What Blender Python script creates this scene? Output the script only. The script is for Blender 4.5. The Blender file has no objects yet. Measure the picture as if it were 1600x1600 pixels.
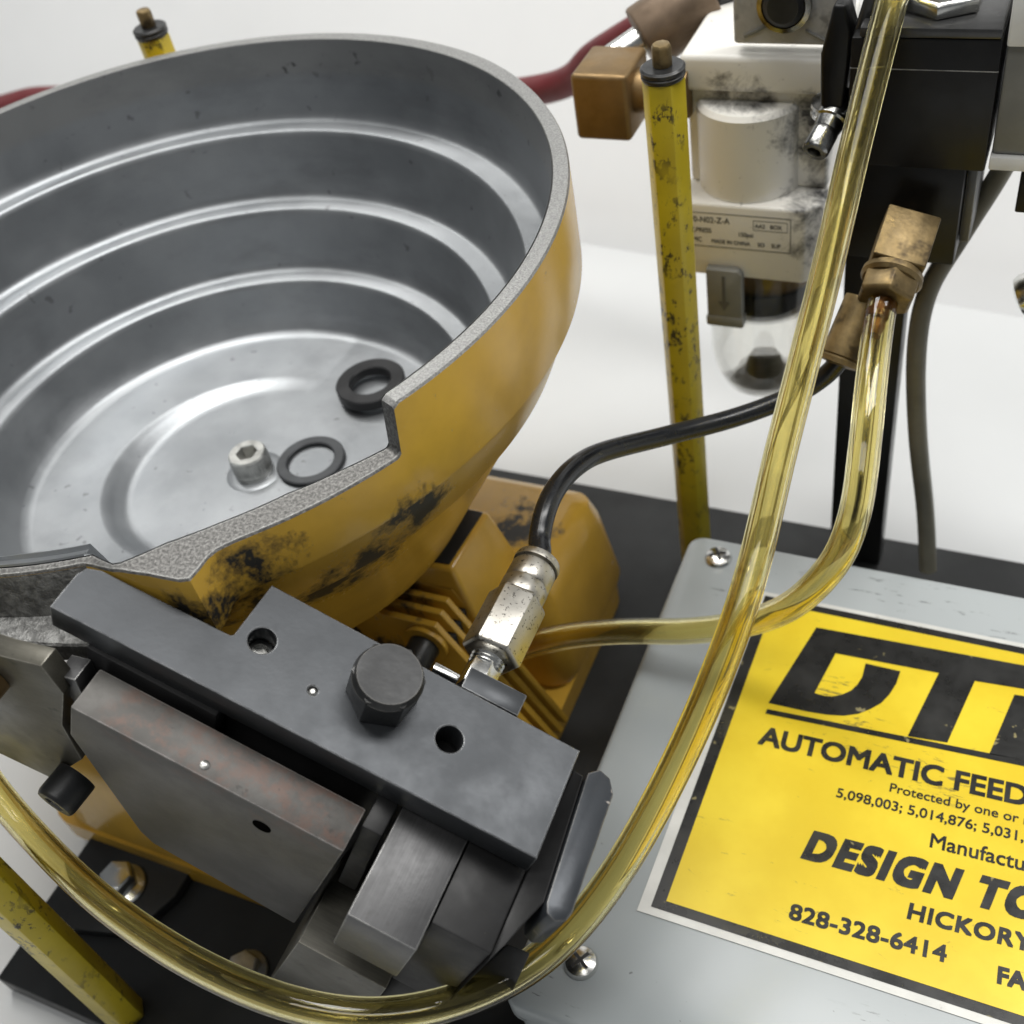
import bpy, bmesh, math, random
from mathutils import Vector, Matrix
random.seed(7)
S = bpy.context.scene
COL = S.collection

# ---------------------------------------------------------------- camera
cam_data = bpy.data.cameras.new('camera')
cam = bpy.data.objects.new('camera', cam_data)
COL.objects.link(cam)
cam.matrix_world = Matrix(((0.908602, -0.176005, 0.378766, 0.000000), (0.385805, 0.701066, -0.599717, 0.000000), (-0.159987, 0.691034, 0.704894, 0.420000), (0.000000, 0.000000, 0.000000, 1.000000)))
cam_data.lens = 40.05
cam_data.sensor_width = 36.0
cam_data.clip_start = 0.01
cam_data.clip_end = 50
cam_data.dof.use_dof = True
cam_data.dof.focus_distance = 0.335
cam_data.dof.aperture_fstop = 14.0
S.camera = cam

# ---------------------------------------------------------------- light: ceiling fixtures of a bright shop and an added front fill
W = bpy.data.worlds.new('World')
S.world = W
W.use_nodes = True
W.node_tree.nodes['Background'].inputs[0].default_value = (0.93, 0.97, 1.0, 1)
W.node_tree.nodes['Background'].inputs[1].default_value = 0.15


def area(name, loc, target, sx, sy, power, col):
    l = bpy.data.lights.new(name, 'AREA')
    l.shape = 'RECTANGLE'
    l.size, l.size_y = sx, sy
    l.energy = power
    l.color = col
    o = bpy.data.objects.new(name, l)
    COL.objects.link(o)
    o.location = loc
    o.rotation_euler = (Vector(target) - Vector(loc)).to_track_quat('-Z', 'Y').to_euler()
    return o


area('overhead_light', (-0.70, 0.62, 1.65), (-0.3, 0.35, 0.0), 0.35, 1.2, 17, (1.0, 0.985, 0.95))
area('overhead_light', (0.45, 0.60, 1.65), (-0.05, 0.35, 0.0), 0.35, 1.2, 17, (1.0, 0.985, 0.96))
area('overhead_light', (-0.15, -0.35, 1.75), (-0.2, 0.4, 0.0), 1.3, 0.35, 6.5, (1.0, 0.985, 0.96))  # added front fill, no known fixture; lifts the near faces
S.view_settings.view_transform = 'Standard'
S.view_settings.look = 'None'
S.view_settings.gamma = 1.0
S.view_settings.exposure = 0.06
S.cycles.max_bounces = 8
S.cycles.transmission_bounces = 8
S.cycles.diffuse_bounces = 3
S.cycles.glossy_bounces = 4
S.cycles.caustics_reflective = False
S.cycles.transparent_max_bounces = 14
S.cycles.caustics_refractive = False


# ---------------------------------------------------------------- materials
class NT:
    def __init__(s, name):
        s.m = bpy.data.materials.new(name)
        s.m.use_nodes = True
        s.t = s.m.node_tree
        s.b = s.t.nodes['Principled BSDF']
        s.tc = None

    def n(s, typ, **kw):
        d = s.t.nodes.new(typ)
        for k, v in kw.items():
            setattr(d, k, v)
        return d

    def l(s, a, b):
        s.t.links.new(a, b)

    def coord(s):
        if not s.tc:
            s.tc = s.n('ShaderNodeTexCoord')
        return s.tc.outputs['Object']

    def noise(s, scale, detail=4, rough=.55, stretch=None, dist=0.0):
        n = s.n('ShaderNodeTexNoise')
        n.inputs['Scale'].default_value = scale
        n.inputs['Detail'].default_value = detail
        n.inputs['Roughness'].default_value = rough
        n.inputs['Distortion'].default_value = dist
        if stretch:
            mp = s.n('ShaderNodeMapping')
            mp.inputs['Scale'].default_value = stretch
            s.l(s.coord(), mp.inputs[0])
            s.l(mp.outputs[0], n.inputs['Vector'])
        else:
            s.l(s.coord(), n.inputs['Vector'])
        return n.outputs['Fac']

    def ramp(s, fac, lo, hi, a=0.0, b=1.0):
        r = s.n('ShaderNodeMapRange')
        r.interpolation_type = 'SMOOTHSTEP'
        r.inputs['From Min'].default_value = lo
        r.inputs['From Max'].default_value = hi
        r.inputs['To Min'].default_value = a
        r.inputs['To Max'].default_value = b
        s.l(fac, r.inputs['Value'])
        return r.outputs['Result']

    def math(s, op, a, b=None):
        m = s.n('ShaderNodeMath', operation=op)
        for i, x in enumerate((a, b)):
            if x is None:
                continue
            if isinstance(x, (int, float)):
                m.inputs[i].default_value = x
            else:
                s.l(x, m.inputs[i])
        return m.outputs[0]

    def mix(s, fac, a, b):
        m = s.n('ShaderNodeMix', data_type='RGBA')
        for sock, x in ((m.inputs['Factor'], fac), (m.inputs['A'], a), (m.inputs['B'], b)):
            if isinstance(x, (int, float)):
                sock.default_value = x
            elif isinstance(x, tuple):
                sock.default_value = (*x, 1)
            else:
                s.l(x, sock)
        return m.outputs['Result']

    def near(s, pts, r0, r1):
        """mask that is 1 within r0 of any of the points (object space)"""
        out = None
        for p in pts:
            d = s.n('ShaderNodeVectorMath', operation='DISTANCE')
            s.l(s.coord(), d.inputs[0])
            d.inputs[1].default_value = p
            k = s.ramp(d.outputs['Value'], r0, r1, 1, 0)
            out = k if out is None else s.math('MAXIMUM', out, k)
        return out

    def edge(s, radius, lo=.02, hi=.16):
        """mask of convex and concave edges, painted pale as rubbed finish and as bevel glint"""
        b = s.n('ShaderNodeBevel', samples=4)
        b.inputs['Radius'].default_value = radius
        g = s.n('ShaderNodeNewGeometry')
        d = s.n('ShaderNodeVectorMath', operation='DOT_PRODUCT')
        s.l(b.outputs[0], d.inputs[0])
        s.l(g.outputs['Normal'], d.inputs[1])
        return s.ramp(d.outputs['Value'], 1 - lo, 1 - hi, 0, 1)

    def bump(s, h, strength, dist=0.0004):
        b = s.n('ShaderNodeBump')
        b.inputs['Strength'].default_value = strength
        b.inputs['Distance'].default_value = dist
        s.l(h, b.inputs['Height'])
        s.l(b.outputs[0], s.b.inputs['Normal'])

    def set(s, col=None, rough=None, metal=None, **kw):
        for key, x in (('Base Color', col), ('Roughness', rough), ('Metallic', metal)):
            if x is None:
                continue
            if isinstance(x, tuple):
                s.b.inputs[key].default_value = (*x, 1)
            elif isinstance(x, (int, float)):
                s.b.inputs[key].default_value = x
            else:
                s.l(x, s.b.inputs[key])
        for k, v in kw.items():
            s.b.inputs[k.replace('_', ' ')].default_value = v
        return s.m


def m_plain(name, col, rough, metal=0.0, var=.25, scale=60, bump=.08, bscale=400, speck=None, wear_glint=None, grain=None, **kw):
    t = NT(name)
    f = t.ramp(t.noise(scale, 5, .6), .3, .7)
    c = t.mix(f, tuple(x * (1 - var) for x in col), tuple(min(1, x * (1 + var)) for x in col))
    if speck:
        sc, (sr, sg, sb), lo, hi, st = speck
        c = t.mix(t.math('MULTIPLY', t.ramp(t.noise(sc, 3, .6), lo, hi), st), c, (sr, sg, sb))
    if grain:
        gn = t.ramp(t.noise(220, 4, .7, stretch=grain), .36, .66)
        c = t.mix(t.math('MULTIPLY', gn, .28), c, tuple(min(1, x * 1.7) for x in col))
    if wear_glint:
        wr, wc, amt = wear_glint
        k = t.math('MULTIPLY', t.edge(wr), t.ramp(t.noise(160, 4, .65), .28, .62, .25, 1.0))
        c = t.mix(t.math('MULTIPLY', k, amt), c, wc)  # pale edges: worn finish with the glint of bevels painted in
    r = t.ramp(t.noise(scale * 1.7, 4, .6), .3, .7, rough * .82, min(1, rough * 1.2))
    if bump:
        t.bump(t.noise(bscale, 4, .6), bump)
    return t.set(c, r, metal, **kw)


M = {}
M['table'] = m_plain('white_table', (.60, .612, .615), .6, var=.03, scale=4, bump=.03, bscale=40)
M['wall'] = m_plain('white_wall', (.80, .808, .81), .7, var=.03, scale=3, bump=.03, bscale=30)
# satin turned aluminium inside the bowl
t = NT('bowl_aluminium')
ring = t.noise(90, 3, .6, stretch=(.3, .3, 9))
blot = t.ramp(t.noise(22, 5, .6), .3, .72)
c = t.mix(blot, (.305, .32, .335), (.375, .39, .405))
c = t.mix(t.math('MULTIPLY', t.ramp(t.noise(170, 2, .5), .70, .76), .55), c, (.12, .12, .12))
sx_ = t.n('ShaderNodeSeparateXYZ')
t.l(t.coord(), sx_.inputs[0])
top = t.ramp(sx_.outputs['Z'], .1185, .1225)
pits = t.math('MULTIPLY', t.math('MULTIPLY', top, t.ramp(t.noise(230, 3, .6), .64, .70)), t.ramp(t.noise(30, 2, .5), .42, .58))
c = t.mix(t.math('MULTIPLY', top, .55), c, (.36, .355, .34))
c = t.mix(t.math('MULTIPLY', pits, .8), c, (.07, .07, .07))
smear = t.ramp(t.noise(14, 5, .65, stretch=(1, 1, 2.5)), .48, .70)
c = t.mix(t.math('MULTIPLY', smear, .35), c, (.17, .175, .18))
t.bump(t.math('ADD', t.math('MULTIPLY', ring, .6), t.noise(900, 3, .6)), .20, .0003)
M['alu'] = t.set(c, t.ramp(blot, 0, 1, .36, .46), .82)
# sawn / filed rim
t = NT('filed_rim')
g = t.noise(1500, 3, .7)
c = t.mix(t.ramp(g, .35, .7), (.25, .25, .245), (.42, .42, .41))
t.bump(g, .5, .0005)
M['rim'] = t.set(c, .42, .85)
t = NT('sawn_edge')
g = t.noise(1100, 3, .7)
c = t.mix(t.ramp(g, .35, .7), (.10, .098, .094), (.27, .265, .255))
k = t.edge(.0011, .02, .2)
c = t.mix(t.math('MULTIPLY', k, .85), c, (.66, .66, .64))
t.bump(g, .5, .0005)
M['sawn'] = t.set(c, .48, .7)
t = NT('rough_cast')
g = t.noise(330, 5, .7, dist=.25)
c = t.mix(t.ramp(g, .35, .65), (.17, .17, .165), (.36, .36, .35))
t.bump(g, .9, .0012)
M['cast'] = t.set(c, .5, .8)


def yellow(name, col, grime, grime_lo, grime_hi, base_amt, extra=()):
    t = NT(name)
    f = t.ramp(t.noise(25, 5, .6), .3, .7)
    c = t.mix(f, tuple(x * .86 for x in col), tuple(x * 1.1 for x in col))
    n1 = t.noise(150, 5, .7)
    sp = t.math('MULTIPLY', t.ramp(n1, .66, .72), base_amt)
    if grime:
        mask = t.near(grime, grime_lo, grime_hi)
        n2 = t.noise(95, 4, .62, stretch=(1.0, 1.0, .6))
        n3 = t.noise(420, 3, .7)
        th = t.math('SUBTRACT', .74, t.math('MULTIPLY', mask, .36))
        k = _clamp(t, t.math('MULTIPLY', t.math('SUBTRACT', t.math('ADD', t.math('MULTIPLY', n2, .72), t.math('MULTIPLY', n3, .28)), th), 6.5))
        sp = t.math('MAXIMUM', sp, t.math('MULTIPLY', k, t.ramp(mask, .02, .25)))
    c = t.mix(sp, c, (.018, .017, .015))
    t.bump(t.math('ADD', t.noise(180, 3, .5), t.math('MULTIPLY', sp, -.8)), .12, .0004)
    return t.set(c, t.ramp(sp, 0, 1, .27, .6), 0.0, Coat_Weight=.15, Coat_Roughness=.15)


def _clamp(t, k):
    c = t.n('ShaderNodeClamp')
    t.l(k, c.inputs[0])
    return c.outputs[0]


YEL = (.63, .385, .056)
M['bowl_paint'] = yellow('ochre_enamel', YEL,
                         [(.096, -.120, .100), (.092, -.114, .088), (.100, -.112, .094), (.106, -.106, .106), (.106, -.085, .068), (.116, -.078, .078), (.112, -.070, .066), (.100, -.095, .070), (.130, -.066, .090)], .006, .026, .4)
M['drive_paint'] = yellow('ochre_enamel_dirty', (.58, .345, .045),
                          [(.040, .006, .085), (.045, .0, .06), (.07, .06, .07)], .006, .034, .45)
t = NT('rod_paint')
f = t.ramp(t.noise(30, 4, .6), .3, .7)
c = t.mix(f, (.48, .37, .015), (.62, .49, .02))
chip = t.ramp(t.noise(210, 5, .75, stretch=(1, 1, .6)), .545, .60)
chip = t.math('MULTIPLY', chip, t.ramp(t.noise(26, 3, .6), .40, .56))
c = t.mix(t.math('MULTIPLY', chip, .93), c, (.02, .018, .014))
t.bump(t.math('MULTIPLY', chip, -1), .3, .0003)
M['rod'] = t.set(c, .33, 0)

M['black_plate'] = m_plain('black_base_paint', (.012, .013, .0135), .45, var=.3, scale=30, bump=.1, bscale=300, Specular_IOR_Level=.35,
                           speck=(260, (.16, .16, .15), .74, .80, .35))
M['oxide'] = m_plain('black_oxide_satin', (.049, .053, .058), .38, .55, var=.12, scale=30, bump=.05, bscale=600,
                     speck=(70, (.03, .032, .036), .62, .76, .7), wear_glint=(.0007, (.52, .53, .54), 1.0))
M['worn_oxide'] = m_plain('worn_black_oxide', (.040, .045, .052), .40, .45, var=.15, scale=30, bump=.1, bscale=500,
                          speck=(125, (.55, .50, .45), .665, .70, .8), wear_glint=(.0008, (.42, .40, .37), .75))
M['oxide_dark'] = m_plain('black_oxide_oily', (.016, .016, .0165), .50, .0, var=.35, scale=40, bump=.1, bscale=300, Specular_IOR_Level=.3,
                          speck=(200, (.22, .2, .15), .75, .8, .5))
# rail: oxide with a rust bloom on the upper face
t = NT('rusty_steel')
f = t.ramp(t.noise(70, 5, .65), .35, .65)
c = t.mix(f, (.056, .053, .048), (.090, .086, .080))
rust = t.math('MULTIPLY', t.ramp(t.noise(150, 5, .68), .42, .62), t.near([(-.050, -.031, -.012), (-.032, -.031, -.012), (-.014, -.031, -.012), (.002, -.031, -.012)], .006, .015))
c = t.mix(t.math('MULTIPLY', rust, .62), c, (.12, .066, .048))
pit = t.ramp(t.noise(240, 4, .7), .62, .72)
c = t.mix(t.math('MULTIPLY', pit, .5), c, (.02, .02, .018))
k = t.math('MULTIPLY', t.edge(.0008), t.ramp(t.noise(140, 4, .65), .28, .62, .3, 1.0))
c = t.mix(t.math('MULTIPLY', k, .95), c, (.50, .48, .46))
t.bump(t.noise(500, 4, .7), .12)
M['rail'] = t.set(c, .46, .3)
M['steel'] = m_plain('ground_tool_steel', (.080, .080, .082), .42, .5, grain=(9, .35, 9), var=.12, scale=45, bump=.06, bscale=700,
                     speck=(160, (.05, .05, .045), .62, .76, .6), wear_glint=(.0007, (.60, .60, .58), 1.0))
M['oily_steel'] = m_plain('oily_tool_steel', (.076, .072, .058), .40, .5, grain=(.4, 8, 8), var=.2, scale=35, bump=.12, bscale=500,
                          speck=(190, (.03, .03, .025), .60, .70, .8), wear_glint=(.0007, (.50, .48, .42), .9))
M['nickel'] = m_plain('pitted_nickel', (.48, .46, .415), .36, 1.0, var=.12, scale=70, bump=.06, bscale=500,
                      speck=(1000, (.06, .055, .05), .60, .65, .8))
M['bright'] = m_plain('bright_zinc', (.66, .66, .64), .22, 1.0, var=.12, scale=120, bump=.08, bscale=500)
M['dull_zinc'] = m_plain('dull_zinc', (.46, .46, .44), .36, .9, var=.3, scale=120, bump=.25, bscale=500)
M['dark_chrome'] = m_plain('dirty_chrome', (.30, .30, .29), .22, 1.0, var=.5, scale=150, bump=.1, bscale=500)
M['black_bolt'] = m_plain('black_bolt', (.026, .027, .028), .38, .3, var=.3, scale=90, bump=.1, bscale=500, wear_glint=(.0006, (.22, .21, .19), .6))
M['graphite'] = m_plain('graphite_washer', (.06, .063, .067), .45, .4, var=.15, scale=80, bump=.1, bscale=500)
M['void'] = m_plain('bore_shade', (.004, .0035, .003), .9, var=.2, bump=0, Specular_IOR_Level=0.0)
M['rubber'] = m_plain('black_rubber', (.014, .014, .015), .42, var=.3, scale=60, bump=.1, bscale=300)
M['hose_black'] = m_plain('black_nylon_hose', (.010, .011, .013), .27, var=.3, scale=60, bump=.06, bscale=200)
M['hose_red'] = m_plain('red_rubber_hose', (.13, .018, .022), .55, var=.15, scale=40, bump=.05)
M['hose_grey'] = m_plain('olive_grey_hose', (.15, .14, .105), .4, var=.2, scale=40, bump=.05)
M['brass'] = m_plain('brass', (.235, .155, .070), .45, .7, var=.15, scale=60, bump=.2, bscale=300,
                     speck=(120, (.22, .12, .04), .62, .74, .6))
M['old_brass'] = m_plain('tarnished_brass', (.23, .165, .075), .45, .65, var=.4, scale=90, bump=.3, bscale=300,
                         speck=(110, (.05, .035, .02), .52, .66, .8))
M['barb'] = m_plain('rust_stained_brass', (.20, .075, .018), .45, .3, var=.5, scale=260, bump=.1)
M['ferrule'] = m_plain('brown_ferrule', (.20, .145, .10), .45, .6, var=.2, scale=60, bump=.1)
# cream plastic of the air filter with oily dust
t = NT('cream_plastic')
n1 = t.noise(75, 7, .75, dist=.4)
msk = t.near([(.026, -.032, -.012), (.026, -.026, .006), (.029, -.030, -.028), (.022, -.026, .016), (-.004, -.021, .026)], .006, .024)
k = _clamp(t, t.math('MULTIPLY', t.math('SUBTRACT', n1, t.math('SUBTRACT', .70, t.math('MULTIPLY', msk, .335))), 4.5))
k2 = t.math('MULTIPLY', t.ramp(t.noise(160, 5, .7), .63, .70), .4)
c = t.mix(t.math('MAXIMUM', k, k2), (.80, .785, .735), (.03, .03, .032))
M['cream'] = t.set(c, .38, 0)
M['drain'] = m_plain('oily_tan_plastic', (.30, .27, .18), .5, var=.4, scale=120, bump=.1)
M['grey_plastic'] = m_plain('grey_plastic', (.20, .20, .18), .4, var=.1, bump=.04)
M['black_plastic'] = m_plain('black_plastic', (.007, .007, .007), .36, var=.3, scale=60, bump=.08, bscale=300, Specular_IOR_Level=.3,
                             speck=(220, (.2, .2, .18), .74, .79, .4))
M['white_plastic'] = m_plain('white_plastic', (.80, .80, .77), .4, var=.06, bump=.04)
M['dusty_clear'] = m_plain('smoked_clear_plastic', (.46, .455, .44), .25, var=.2, scale=60, bump=.1, bscale=300,
                           speck=(110, (.05, .05, .05), .56, .72, .6))
M['smoked'] = m_plain('smoked_black_plastic', (.035, .035, .035), .22, var=.3, scale=60, bump=.08, bscale=300)
# control box hammer-smooth grey enamel with scuffs
t = NT('grey_enamel')
c = t.mix(t.ramp(t.noise(9, 4, .6), .3, .7), (.37, .405, .415), (.42, .452, .458))
sc = t.math('MULTIPLY', t.ramp(t.noise(230, 5, .7, stretch=(.35, 2.2, 1)), .60, .66), t.math('MAXIMUM', t.ramp(t.noise(17, 2, .5), .64, .74), t.near([(.002, .097, .055), (.022, .094, .055), (-.055, .085, .055)], .006, .018)))
c = t.mix(t.math('MULTIPLY', sc, .8), c, (.06, .062, .064))
sp = t.ramp(t.noise(330, 2, .5), .74, .78)
c = t.mix(t.math('MULTIPLY', sp, .6), c, (.07, .07, .07))
t.bump(t.noise(90, 3, .5), .06, .0004)
M['box'] = t.set(c, .28, 0)
# printed label
t = NT('label_yellow')
c = t.mix(t.ramp(t.noise(25, 5, .6), .3, .7), (.76, .55, .018), (.86, .66, .035))
sp = t.ramp(t.noise(190, 4, .7, dist=.5), .70, .75)
cr = t.math('MULTIPLY', t.ramp(t.noise(60, 6, .75, stretch=(.6, 2.4, 1), dist=1.5), .63, .67), .55)
c = t.mix(t.math('MULTIPLY', t.math('MAXIMUM', sp, cr), .7), c, (.16, .12, .04))
scr = t.math('MULTIPLY', t.near([(.009, .024, .0557), (.023, .021, .0557), (.000, .035, .0557), (-.011, .044, .0557), (.034, .019, .0557)], .004, .014), t.ramp(t.noise(300, 5, .7, stretch=(.45, 1.8, 1), dist=.6), .56, .64))
c = t.mix(t.math('MULTIPLY', scr, .75), c, (.10, .085, .04))
t.bump(t.noise(30, 4, .6), .12, .0006)
M['label_yellow'] = t.set(c, .30, 0)
M['label_white'] = m_plain('label_white', (.68, .68, .64), .35, var=.08, scale=70, bump=.05,
                           speck=(170, (.2, .2, .18), .66, .74, .5))
M['ink'] = m_plain('label_ink', (.013, .013, .012), .30, var=.3, scale=60, bump=.05,
                   speck=(150, (.42, .36, .16), .66, .70, .6))
M['ink_grey'] = m_plain('grey_print', (.10, .10, .095), .5, var=.2, bump=0)


def m_clear(name, col, ior, rough, through, tint):
    # thin clear plastic: part of the light passes straight through the wall, part is bent and mirrored
    t = NT(name)
    m = t.set(col, rough, 0, Transmission_Weight=1.0, IOR=ior)
    tr = t.n('ShaderNodeBsdfTransparent')
    tr.inputs[0].default_value = (*tint, 1)
    mx = t.n('ShaderNodeMixShader')
    mx.inputs[0].default_value = through
    out = t.t.nodes['Material Output']
    t.l(t.b.outputs[0], mx.inputs[1])
    t.l(tr.outputs[0], mx.inputs[2])
    t.l(mx.outputs[0], out.inputs[0])
    return m


M['amber'] = m_clear('amber_vinyl', (.968, .895, .53), 1.43, .012, .14, (.965, .89, .52))
M['clear'] = m_clear('clear_polycarbonate', (.96, .96, .94), 1.45, .02, .38, (.98, .98, .97))


# ---------------------------------------------------------------- mesh helpers
def tag(o, label=None, cat=None, group=None, kind=None):
    if label: o['label'] = label
    if cat: o['category'] = cat
    if group: o['group'] = group
    if kind: o['kind'] = kind
    return o


def empty(name, loc=(0, 0, 0), rot=(0, 0, 0)):
    o = bpy.data.objects.new(name, None)
    o.empty_display_size = .02
    COL.objects.link(o)
    o.location = loc
    o.rotation_euler = rot
    return o


def link(name, me, mat, parent=None, sharp=32):
    me.materials.clear()
    if mat is not None:
        me.materials.append(M[mat] if isinstance(mat, str) else mat)
    for p in me.polygons:
        p.use_smooth = True
    me.set_sharp_from_angle(angle=math.radians(sharp))
    o = bpy.data.objects.new(name, me)
    COL.objects.link(o)
    o.parent = parent
    return o


def fin(bm, name):
    bmesh.ops.recalc_face_normals(bm, faces=bm.faces)
    me = bpy.data.meshes.new(name)
    bm.to_mesh(me)
    bm.free()
    return me


def bevel(bm, w, seg=2, ang=25):
    if w <= 0:
        return
    es = [e for e in bm.edges if len(e.link_faces) == 2 and e.calc_face_angle(0) > math.radians(ang)]
    bmesh.ops.bevel(bm, geom=es, offset=w, segments=seg, profile=.5, affect='EDGES', clamp_overlap=True)


def prism_bm(pts, d, bm=None):
    """pts: 3-D polygon; d: extrusion vector"""
    bm = bm or bmesh.new()
    d = Vector(d)
    a = [bm.verts.new(Vector(p)) for p in pts]
    b = [bm.verts.new(Vector(p) + d) for p in pts]
    bm.faces.new(a)
    bm.faces.new(b[::-1])
    n = len(pts)
    for i in range(n):
        bm.faces.new((a[i], b[i], b[(i + 1) % n], a[(i + 1) % n]))
    return bm


def prism(name, pts, d, mat, parent=None, bev=.0006, seg=2, sharp=32):
    bm = prism_bm(pts, d)
    bmesh.ops.recalc_face_normals(bm, faces=bm.faces)
    bevel(bm, bev, seg)
    return link(name, fin(bm, name), mat, parent, sharp)


def box(name, x, y, z, mat, parent=None, bev=.0008, seg=2):
    return prism(name, [(x[0], y[0], z[0]), (x[1], y[0], z[0]), (x[1], y[1], z[0]), (x[0], y[1], z[0])], (0, 0, z[1] - z[0]), mat, parent, bev, seg)


def frame(axis, up=(0, 0, 1)):
    a = Vector(axis).normalized()
    u = Vector(up)
    if abs(a.dot(u)) > .98:
        u = Vector((0, 1, 0))
    s = u.cross(a).normalized()
    u = a.cross(s)
    return s, u, a


def lathe(name, prof, mat, parent=None, p0=(0, 0, 0), axis=(0, 0, 1), segs=48, sharp=32, flute=None, up=(0, 0, 1), cap=True):
    """prof: (r, h) along the axis from p0"""
    s, u, a = frame(axis, up)
    p0 = Vector(p0)
    bm = bmesh.new()
    rings = []
    for k, (r, h) in enumerate(prof):
        if r < 1e-6:
            rings.append([bm.verts.new(p0 + a * h)])
            continue
        ring = []
        for i in range(segs):
            th = 2 * math.pi * i / segs
            q = r
            if flute and flute[0] <= k <= flute[1]:
                q = r * (1 - .035 * (i % 2))
            ring.append(bm.verts.new(p0 + a * h + (s * math.cos(th) + u * math.sin(th)) * q))
        rings.append(ring)
    for A, B in zip(rings, rings[1:]):
        if len(A) == 1 and len(B) == 1:
            continue
        for i in range(segs):
            j = (i + 1) % segs
            if len(A) == 1:
                bm.faces.new((A[0], B[i], B[j]))
            elif len(B) == 1:
                bm.faces.new((A[i], A[j], B[0]))
            else:
                bm.faces.new((A[i], A[j], B[j], B[i]))
    if cap:
        for rg in (rings[0], rings[-1]):
            if len(rg) > 2:
                bm.faces.new(rg)
    return link(name, fin(bm, name), mat, parent, sharp)


def polyaxis(name, n, prof, mat, parent=None, p0=(0, 0, 0), axis=(0, 0, 1), rot=0.0, bev=.0004, up=(0, 0, 1), seg=2):
    """regular n-gon prism along an axis; prof: (apothem, h) list"""
    s, u, a = frame(axis, up)
    p0 = Vector(p0)
    bm = bmesh.new()
    rings = []
    for ap, h in prof:
        r = ap / math.cos(math.pi / n)
        rings.append([bm.verts.new(p0 + a * h + (s * math.cos(rot + 2 * math.pi * i / n) + u * math.sin(rot + 2 * math.pi * i / n)) * r) for i in range(n)])
    for A, B in zip(rings, rings[1:]):
        for i in range(n):
            j = (i + 1) % n
            bm.faces.new((A[i], A[j], B[j], B[i]))
    bm.faces.new(rings[0])
    bm.faces.new(rings[-1])
    bmesh.ops.recalc_face_normals(bm, faces=bm.faces)
    bevel(bm, bev, seg)
    return link(name, fin(bm, name), mat, parent, 28)


def spline(pts, per=14):
    P = [Vector(p) for p in pts]
    P = [P[0] * 2 - P[1]] + P + [P[-1] * 2 - P[-2]]
    out = []
    for i in range(1, len(P) - 2):
        p0, p1, p2, p3 = P[i - 1:i + 3]
        for k in range(per):
            s = k / per
            out.append(.5 * ((2 * p1) + (p2 - p0) * s + (2 * p0 - 5 * p1 + 4 * p2 - p3) * s * s + (3 * p1 - p0 - 3 * p2 + p3) * s ** 3))
    out.append(P[-2])
    return out


def sweep(name, pts, r, mat, parent=None, inner=None, segs=28, per=14):
    path = spline(pts, per)
    # smooth once or twice
    for _ in range(6):
        path = [path[0]] + [(path[i - 1] + path[i] * 2 + path[i + 1]) / 4 for i in range(1, len(path) - 1)] + [path[-1]]
    tang = [(path[min(i + 1, len(path) - 1)] - path[max(i - 1, 0)]).normalized() for i in range(len(path))]
    nrm = frame(tang[0])[0]
    bm = bmesh.new()

    def skin(rad):
        nonlocal nrm
        nn = frame(tang[0])[0]
        rings = []
        for p, tg in zip(path, tang):
            nn = (nn - tg * nn.dot(tg)).normalized()
            bb = tg.cross(nn)
            rings.append([bm.verts.new(p + (nn * math.cos(2 * math.pi * i / segs) + bb * math.sin(2 * math.pi * i / segs)) * rad) for i in range(segs)])
        return rings

    o = skin(r)
    i_ = skin(inner) if inner else None
    for A, B in zip(o, o[1:]):
        for i in range(segs):
            j = (i + 1) % segs
            bm.faces.new((A[i], A[j], B[j], B[i]))
    if inner:
        for A, B in zip(i_, i_[1:]):
            for i in range(segs):
                j = (i + 1) % segs
                bm.faces.new((A[j], A[i], B[i], B[j]))
        for A, B, f in ((o[0], i_[0], 1), (o[-1], i_[-1], 0)):
            for i in range(segs):
                j = (i + 1) % segs
                bm.faces.new((A[j], A[i], B[i], B[j]) if f else (A[i], A[j], B[j], B[i]))
    else:
        bm.faces.new(o[0][::-1])
        bm.faces.new(o[-1])
    me = bpy.data.meshes.new(name)
    bmesh.ops.recalc_face_normals(bm, faces=bm.faces)
    bm.to_mesh(me)
    bm.free()
    return link(name, me, mat, parent, 50)


def flat_plate(name, outline, holes, t, mat, parent=None, bev=.0004):
    """outline in the local XY plane, top face at z=0, thickness t down, real through holes [(x, y, r)]"""
    cu = bpy.data.curves.new(name, 'CURVE')
    cu.dimensions = '2D'
    cu.fill_mode = 'BOTH'
    loops = [outline] + [[(x + r * math.cos(2 * math.pi * k / 40), y + r * math.sin(2 * math.pi * k / 40)) for k in range(40)] for x, y, r in holes]
    for lp in loops:
        sp = cu.splines.new('POLY')
        sp.points.add(len(lp) - 1)
        for q, (x, y) in zip(sp.points, lp):
            q.co = (x, y, 0, 1)
        sp.use_cyclic_u = True
    cu.extrude = t / 2 - bev
    cu.bevel_depth = bev
    cu.bevel_resolution = 1
    cu.offset = -bev
    tmp = bpy.data.objects.new(name + '_tmp', cu)
    COL.objects.link(tmp)
    dg = bpy.context.evaluated_depsgraph_get()
    me = bpy.data.meshes.new_from_object(tmp.evaluated_get(dg))
    bpy.data.objects.remove(tmp)
    me.transform(Matrix.Translation((0, 0, -t / 2)))
    me.name = name
    return link(name, me, mat, parent, 30)


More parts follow.
